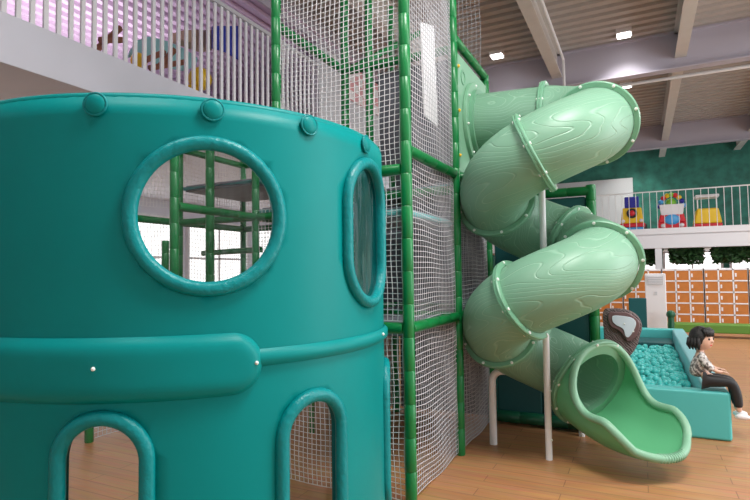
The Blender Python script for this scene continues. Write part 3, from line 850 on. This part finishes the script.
ol3 = pb([(613, 316), (622, 316), (632, 318), (636, 323), (634, 330), (629, 337), (625.5, 336), (623, 329), (616, 325), (612.5, 321)], Yb - .045)
o = MB().prism(ol3, (0, .02, 0)).build('window_plate', 'pale_blue', sb, bevel=.004)
for px, py in ((624.5, 324), (633.5, 331.5)):
    MB().sphere(P(px, py, 'Y', Yb - .047), .008, 8, 6).build('screw', 'bolt', o, smooth=True)

# ------------------------------------------------------------------ child sitting on the pit corner
kid = thing('person', 'small child in speckled top and black trousers sitting on the pit edge', 'person', (.49, 6.42, 0))
def skin_obj(name, verts, edges, m, parent, sub=2):
    org = ORG[parent.name]
    me = bpy.data.meshes.new(name); me.from_pydata([Vector(v[:3]) - org for v in verts], edges, [])
    o = bpy.data.objects.new(name, me); COL.objects.link(o); o.parent = parent; ORG[o.name] = org
    me.materials.append(M[m])
    o.modifiers.new('skin', 'SKIN')
    if not me.skin_vertices: me.attributes.new
    for i, v in enumerate(verts):
        sv = me.skin_vertices[0].data[i]; sv.radius = (v[3], v[3]); sv.use_root = (i == 0)
    q = o.modifiers.new('sub', 'SUBSURF'); q.levels = q.render_levels = sub
    o.modifiers['skin'].use_smooth_shade = True
    return o
hx, hy, hz = .50, 6.42, .60
def K(x, y, z, r): return (hx + x, hy + y, hz + z, r)
bv = [K(0, 0, 0, .07), K(.0, 0, .1, .068), K(.01, 0, .2, .07), K(.02, 0, .265, .035), K(.03, 0, .31, .032),
      K(.02, -.085, .225, .03), K(.07, -.12, .13, .026), K(.16, -.10, .08, .02), K(.20, -.09, .08, .014),
      K(.02, .085, .225, .03), K(.07, .12, .13, .026), K(.16, .10, .08, .02), K(.20, .09, .08, .014),
      K(.09, -.06, -.02, .055), K(.28, -.07, -.02, .045), K(.315, -.07, -.17, .036), K(.325, -.07, -.31, .026),
      K(.09, .06, -.02, .055), K(.28, .07, -.02, .045), K(.315, .07, -.17, .036), K(.325, .07, -.31, .026)]
be = [(0, 1), (1, 2), (2, 3), (3, 4), (2, 5), (5, 6), (6, 7), (7, 8), (2, 9), (9, 10), (10, 11), (11, 12), (0, 13), (13, 14), (14, 15), (15, 16), (0, 17), (17, 18), (18, 19), (19, 20)]
skin_obj('body', bv, be, 'skin', kid)
def grow(v, d): return (*v[:3], v[3] + d)
ti = [2, 1, 5, 6, 9, 10, 7, 11]
tv = [grow(bv[2], .012), grow(bv[1], .026), grow((hx, hy, hz - .005, .078), .026), grow(bv[5], .018), grow(bv[6], .016), grow(bv[9], .018), grow(bv[10], .016), grow(K(.13, -.107, .095, .022), .014), grow(K(.13, .107, .095, .022), .014)]
skin_obj('speckled_top', tv, [(0, 1), (1, 2), (0, 3), (3, 4), (4, 7), (0, 5), (5, 6), (6, 8)], 'speckle', kid)
pv = [grow((hx - .015, hy, hz - .005, .075), .014), grow(bv[13], .012), grow(bv[14], .012), grow(bv[15], .012), grow(K(.323, -.07, -.27, .03), .01), grow(bv[17], .012), grow(bv[18], .012), grow(bv[19], .012), grow(K(.323, .07, -.27, .03), .01)]
skin_obj('trousers', pv, [(0, 1), (1, 2), (2, 3), (3, 4), (0, 5), (5, 6), (6, 7), (7, 8)], 'black', kid)
for s_ in (-1, 1):
    MB().sphere((hx + .35, hy + .07 * s_, hz - .35), .05, 14, 8, (1.3, .7, .65)).build('shoe', 'white_plastic', kid, smooth=True)
    for f in range(4):
        MB().tube([(hx + .20, hy + s_ * .09 + (f - 1.5) * .011, hz + .08), (hx + .235, hy + s_ * .088 + (f - 1.5) * .011, hz + .075), (hx + .25, hy + s_ * .085 + (f - 1.5) * .01, hz + .06)], [.007, .006, .005], 6).build('finger', 'skin', kid, smooth=True)
    MB().tube([(hx + .19, hy + s_ * .075, hz + .085), (hx + .215, hy + s_ * .06, hz + .08)], [.007, .005], 6).build('thumb', 'skin', kid, smooth=True)
hc = Vector((hx + .045, hy - .0, hz + .385)); rt = Matrix.Rotation(R(-35), 3, 'Z')
hd = MB().sphere(hc, .098, 24, 16, (.98, .88, 1.12), rt)
hd.sphere(hc + rt @ Vector((.098, 0, -.015)), .014, 8, 6)
for s_ in (-1, 1): hd.sphere(hc + rt @ Vector((0, .088 * s_, -.01)), .022, 8, 6, (.7, .4, 1), rt)
hd_o = hd.build('head', 'skin', kid, smooth=True)
for s_ in (-1, 1): MB().sphere(hc + rt @ Vector((.086, .034 * s_, .012)), .011, 8, 6).build('eye', 'black', hd_o, smooth=True)
MB().sphere(hc + rt @ Vector((.084, 0, -.052)), .016, 8, 6, (.4, 1, .35), rt).build('mouth', 'red', hd_o, smooth=True)
mb = MB(); mb.sphere(hc + rt @ Vector((-.022, 0, .016)), .107, 28, 20, (.98, .97, 1.12), rt)
for k in range(9):
    a = (k - 4) * .2
    mb.tube([hc + rt @ Vector((.05 * math.cos(a), .05 * math.sin(a) * 1.4, .115)), hc + rt @ Vector((.092 * math.cos(a), .088 * math.sin(a), .085)), hc + rt @ Vector((.100 * math.cos(a), .092 * math.sin(a), .038))], [.018, .020, .006], 8)
for q_ in (-1, 1):
    for k in range(4):
        mb.tube([hc + rt @ Vector((.01 - k * .03, q_ * .088, .02)), hc + rt @ Vector((.012 - k * .034, q_ * .096, -.05)), hc + rt @ Vector((.01 - k * .03, q_ * .085, -.10))], [.02, .022, .006], 8)
hr = mb.build('hair', 'hair', kid, smooth=True)

# ------------------------------------------------------------------ far end: lockers, air conditioner, board, bench
LX, LY = P(600, 300, 'Y', 17.6).x, 17.6
cw, chh, nc, nr = .345, .315, 3, 5
lz = .12
def make_locker(x0, label):
    t = thing('locker_cabinet', label, 'lockers', (x0 + nc * cw / 2, LY + .2, 0), 'orange locker cabinets at the far end')
    b = MB()
    H = lz + nr * chh + .04
    b.box((x0, LY + .04, 0), (x0 + nc * cw, LY + .45, H))
    for i in range(nc + 1): b.box((x0 + i * cw - .018, LY, 0.0), (x0 + i * cw + .018, LY + .04, H))
    for j in range(nr + 1): b.box((x0 + .018, LY, lz + j * chh - .018), (x0 + nc * cw - .018, LY + .04, lz + j * chh + .018))
    b.build('carcass', 'white_plastic', t)
    for i in range(nc):
        for j in range(nr):
            xa, za = x0 + i * cw + .02, lz + j * chh + .02
            o = MB().box((xa, LY + .01, za), (xa + cw - .04, LY + .035, za + chh - .04)).build('door', 'locker', t)
            MB().box((xa + .02, LY - .004, za + .09), (xa + .06, LY + .012, za + .19)).build('handle', 'white_plastic', o)
    return t
x = LX - .6
labs = ['orange locker cabinet peeking out behind the slide bend', 'orange locker cabinet directly behind the white air conditioner', 'orange locker cabinet just beyond the air conditioner towards the open hall', 'orange locker cabinet at the open hall end of the row', 'orange locker cabinet farthest along from the slide']
xs_l = P(666, 300, 'Y', LY).x - 2 * nc * cw - .09
for k in range(5): make_locker(xs_l + k * (nc * cw + .005), labs[k])
q = P(656, 300, 'Y', 14.6)
ac = thing('air_conditioner', 'tall white floor-standing air conditioner in front of the lockers', 'air conditioner', (q.x, 14.75, 0))
ac_y = 0; a0, a1 = P(645.5, 300, 'Y', 14.6).x, P(666.5, 300, 'Y', 14.6).x
zh = P(656, 273.5, 'Y', 14.6).z
MB().box((a0, 14.6, 0), (a1, 14.95, zh)).build('cabinet', 'white_plastic', ac, bevel=.02)
MB().box((a0 + .06, 14.575, zh - .27), (a1 - .06, 14.6, zh - .06)).build('outlet', 'greywall', ac)
for k in range(5):
    MB().box((a0 + .07, 14.56, zh - .255 + k * .042), (a1 - .07, 14.58, zh - .240 + k * .042)).build('louvre', 'white_plastic', ac)
MB().box(((a0 + a1) / 2 - .03, 14.585, zh - .52), ((a0 + a1) / 2 + .03, 14.6, zh - .44)).build('control_panel', 'greywall', ac)
b0, b1 = P(629, 315, 'Y', 13.6).x, P(647, 315, 'Y', 13.6).x
one('screen_board', MB().box((b0, 13.6, 0), (b1, 13.68, P(640, 298, 'Y', 13.6).z)), 'vinyl_dark', 'dark teal upright board beside the white air conditioner', 'board', ((b0 + b1) / 2, 13.64, 0), bevel=.02)
bn = thing('bench', 'low green padded bench in front of the lockers', 'bench', (2.0, 15.8, 0))
bx0 = P(667, 330, 'Y', 15.7).x
MB().box((bx0, 15.6, .12), (4.4, 16.1, .34)).build('seat', mat('grass_green', (.10, .25, .03), .6), bn, bevel=.03)
for xx in (bx0 + .2, 4.1): MB().box((xx, 15.7, 0), (xx + .1, 16.0, .12)).build('foot', 'black', bn)
q = P(671, 320, 'Y', 14.3)
one('bollard', MB().tube([(q.x, 14.3, 0), (q.x, 14.3, .62)], .07, 10).sphere((q.x, 14.3, .66), .1, 10, 8), 'green_dark', 'short dark green post with round head beside the air conditioner', 'post', (q.x, 14.3, 0), smooth='auto')

# hanging greenery under the balcony
def greenery(x0, x1, label):
    mb = MB(); n = int(1150 * (x1 - x0))
    for k in range(n):
        c = Vector((random.uniform(x0 + .14, x1 - .14), random.uniform(BY + .3, BY + .9), BZ - .60 - random.random() ** 1.3 * (.36 + .16 * math.sin(k * .37))))
        a = random.uniform(0, 2 * PI); b = random.uniform(-.9, .9); s_ = random.uniform(.08, .14)
        u = Vector((math.cos(a), math.sin(a), b)).normalized() * s_; v = u.cross(Vector((random.uniform(-1, 1), random.uniform(-1, 1), random.uniform(-1, 1)))).normalized() * s_ * .6
        mb.add([c - u, c - v * .8 + u * .1 + Vector((0, 0, .01)), c + u, c + v * .8 + u * .1 + Vector((0, 0, .01))], [(0, 1, 2, 3)])
    return one('hanging_ivy', mb, 'leaf', label, 'plant', ((x0 + x1) / 2, BY + .5, BZ - 1.4), 'ivy clumps under the balcony', recalc=False)
gx = P(640, 255, 'Y', BY + .4).x
greenery(gx - 1.9, gx - .0, 'dark green ivy clump under the balcony behind the slide bend')
greenery(gx + .02, gx + .76, 'dark green ivy clump under the balcony around the white column')
greenery(gx + .78, gx + 1.98, 'dark green ivy clump under the balcony past the white column')
greenery(gx + 2.0, gx + 3.4, 'dark green ivy clump at the open hall end of the balcony')

# balcony railing, board and rides
br_l = thing('balcony_railing', 'thin white bar railing along the far balcony', 'railing', (1, BY + .05, BZ))
MB().tube([(-5.5, BY + .05, BZ + 1.32), (8.9, BY + .05, BZ + 1.32)], .022, 6).build('handrail', 'white_metal', br_l)
x = P(570, 205, 'Y', BY).x
while x < 4.2:
    MB().tube([(x, BY + .05, BZ + .08), (x, BY + .05, BZ + 1.32)], .011, 5).build('baluster', 'white_metal', br_l); x += .21
wx0, wx1 = P(545, 190, 'Y', 23.9).x, P(633, 190, 'Y', 23.9).x
one('wall_board', MB().box((wx0, 23.88, BZ + .01), (wx1, 23.98, P(628, 178, 'Y', 23.9).z)), 'perf', 'large white perforated board on the green far wall', 'board', ((wx0 + wx1) / 2, 23.93, BZ), bevel=.01)
RY = BY + .55
def at(px, py): return P(px, py, 'Y', RY)
# ride one
c = at(632, 215); t = thing('kiddie_ride', 'yellow and red coin ride with tall blue box on top', 'kiddie ride', (c.x, RY + .3, BZ), 'coin rides on the balcony')
def bxp(x0, x1, z0, z1, y0_, y1_, name, m, par, bev=.03):
    return MB().box((c.x + x0, RY + y0_, BZ + z0), (c.x + x1, RY + y1_, BZ + z1)).build(name, m, par, bevel=bev)
bxp(-.36, .36, 0, .20, 0, .7, 'base', 'skyblue', t); bxp(-.40, .40, .20, .34, -.03, .72, 'bumper', 'red', t)
MB().prism([(c.x - .36, RY, BZ + .34), (c.x + .36, RY, BZ + .34), (c.x + .30, RY, BZ + .88), (c.x - .30, RY, BZ + .88)], (0, .65, 0)).build('body', 'yellow', t, bevel=.04)
bxp(-.23, .23, .88, 1.28, .1, .55, 'roof_box', 'blue', t)
for s_ in (-1, 1):
    MB().tube([(c.x + s_ * .36, RY + .2, BZ + .16), (c.x + s_ * .46, RY + .2, BZ + .16)], .16, 14).build('wheel', 'black', t, smooth='auto')
    MB().sphere((c.x + s_ * .28, RY - .02, BZ + .42), .06, 10, 6).build('headlamp', 'white_plastic', t, smooth=True)
MB().tube([(c.x, RY - .06, BZ + .68), (c.x, RY + .01, BZ + .68)], .17, 20).build('round_badge', 'black', t, smooth='auto')
MB().sphere((c.x, RY - .06, BZ + .68), .10, 14, 8, (1, .4, 1)).build('red_centre', 'red', t, smooth=True)
# ride two
c = at(672, 215); t = thing('kiddie_ride', 'red coin ride car with white windscreen under an arch of coloured balls', 'kiddie ride', (c.x, RY + .3, BZ), 'coin rides on the balcony')
bxp(-.42, .42, 0.0, .30, 0, .8, 'base', 'red', t)
MB().prism([(c.x - .42, RY, BZ + .3), (c.x + .42, RY, BZ + .3), (c.x + .34, RY, BZ + .62), (c.x - .34, RY, BZ + .62)], (0, .7, 0)).build('body', 'red', t, bevel=.05)
MB().sphere((c.x, RY - .0, BZ + .40), .22, 14, 8, (1.1, .35, .8)).build('nose', 'skyblue', t, smooth=True)
MB().prism([(c.x - .32, RY - .02, BZ + .56), (c.x + .32, RY - .02, BZ + .56), (c.x + .38, RY - .02, BZ + .92), (c.x - .38, RY - .02, BZ + .92)], (0, .06, 0)).build('windscreen', 'white_plastic', t, bevel=.02)
MB().tube([(c.x + .36 * math.cos(a), RY + .25, BZ + .80 + .46 * math.sin(a)) for a in [PI * k / 16 for k in range(17)]], .05, 10).build('arch', 'white_plastic', t, smooth='auto')
for k, m_ in enumerate(('skyblue', 'blue', 'yellow', 'red', 'lime', 'yellow', 'red', 'skyblue', 'blue')):
    a = PI * (k + .5) / 9
    MB().sphere((c.x + .36 * math.cos(a), RY + .18, BZ + .80 + .46 * math.sin(a)), .085, 10, 8).build('arch_ball', m_, t, smooth=True)
MB().sphere((c.x, RY + .3, BZ + 1.0), .16, 14, 10).build('rider_ball', 'lime', t, smooth=True)
for s_ in (-1, 1):
    MB().sphere((c.x + s_ * .28, RY - .02, BZ + .2), .07, 10, 6).build('headlamp', 'white_plastic', t, smooth=True)
# ride three
c = at(708, 213); t = thing('kiddie_ride', 'yellow coin ride with white roof nearest the open hall', 'kiddie ride', (c.x, RY + .3, BZ), 'coin rides on the balcony')
bxp(-.40, .40, 0, .22, 0, .75, 'base', 'red', t)
MB().prism([(c.x - .40, RY, BZ + .22), (c.x + .40, RY, BZ + .22), (c.x + .30, RY, BZ + .72), (c.x - .30, RY, BZ + .72)], (0, .7, 0)).build('body', 'yellow', t, bevel=.05)
for s_ in (-1, 1): MB().tube([(c.x + s_ * .27, RY + .2, BZ + .7), (c.x + s_ * .27, RY + .2, BZ + 1.1)], .02, 8).build('roof_post', 'white_metal', t)
bxp(-.34, .34, 1.08, 1.18, .02, .6, 'roof', 'white_plastic', t)

# ------------------------------------------------------------------ light
w = bpy.data.worlds.new('world'); sc.world = w; w.use_nodes = True
bg = w.node_tree.nodes['Background']; bg.inputs[0].default_value = (.93, .97, 1, 1); bg.inputs[1].default_value = 1.0
def area(name, loc, sx, sy, power, rot=(0, 0, 0), col=(1, .98, .95)):
    l = bpy.data.lights.new(name, 'AREA'); l.shape = 'RECTANGLE'; l.size = sx; l.size_y = sy; l.energy = power; l.color = col; l.spread = R(110) if name == 'downlight_beam' else PI
    o = bpy.data.objects.new(name, l); COL.objects.link(o); o.location = loc; o.rotation_euler = rot; return o
for k, (x, y, p) in enumerate(((-2.4, .8, 80), (.8, 2.4, 300), (4.5, 4.5, 260), (3.6, 15, 260))):
    area('added_ceiling_fill', (x, y, 6.1), 1.6, 1.6, p)  # overhead lamps added out of view; the last brightens the lockers
for o in [o for o in COL.objects if o.name.startswith('downlight')]:
    area('downlight_beam', o.location - Vector((0, 0, .01)), .36, .36, 40 if o.location.y > 20 else 26 if o.location.y > 10.5 else 70)
area('added_mezzanine_uplight', (-8.8, 5, 5.2), 2, 5, 95, (PI, 0, 0), (1, .95, .98))  # added upward lamp that brightens the lilac ceiling
# daylight from the glazed side of the hall
area('side_daylight', (8.8, 8, 3.2), 12, 5, 900, (0, R(90), 0), (.95, .98, 1))

vs_ = sc.view_settings
vs_.view_transform = 'Standard'; vs_.look = 'None'; vs_.gamma = 1; vs_.exposure = .1; vs_.use_curve_mapping = False
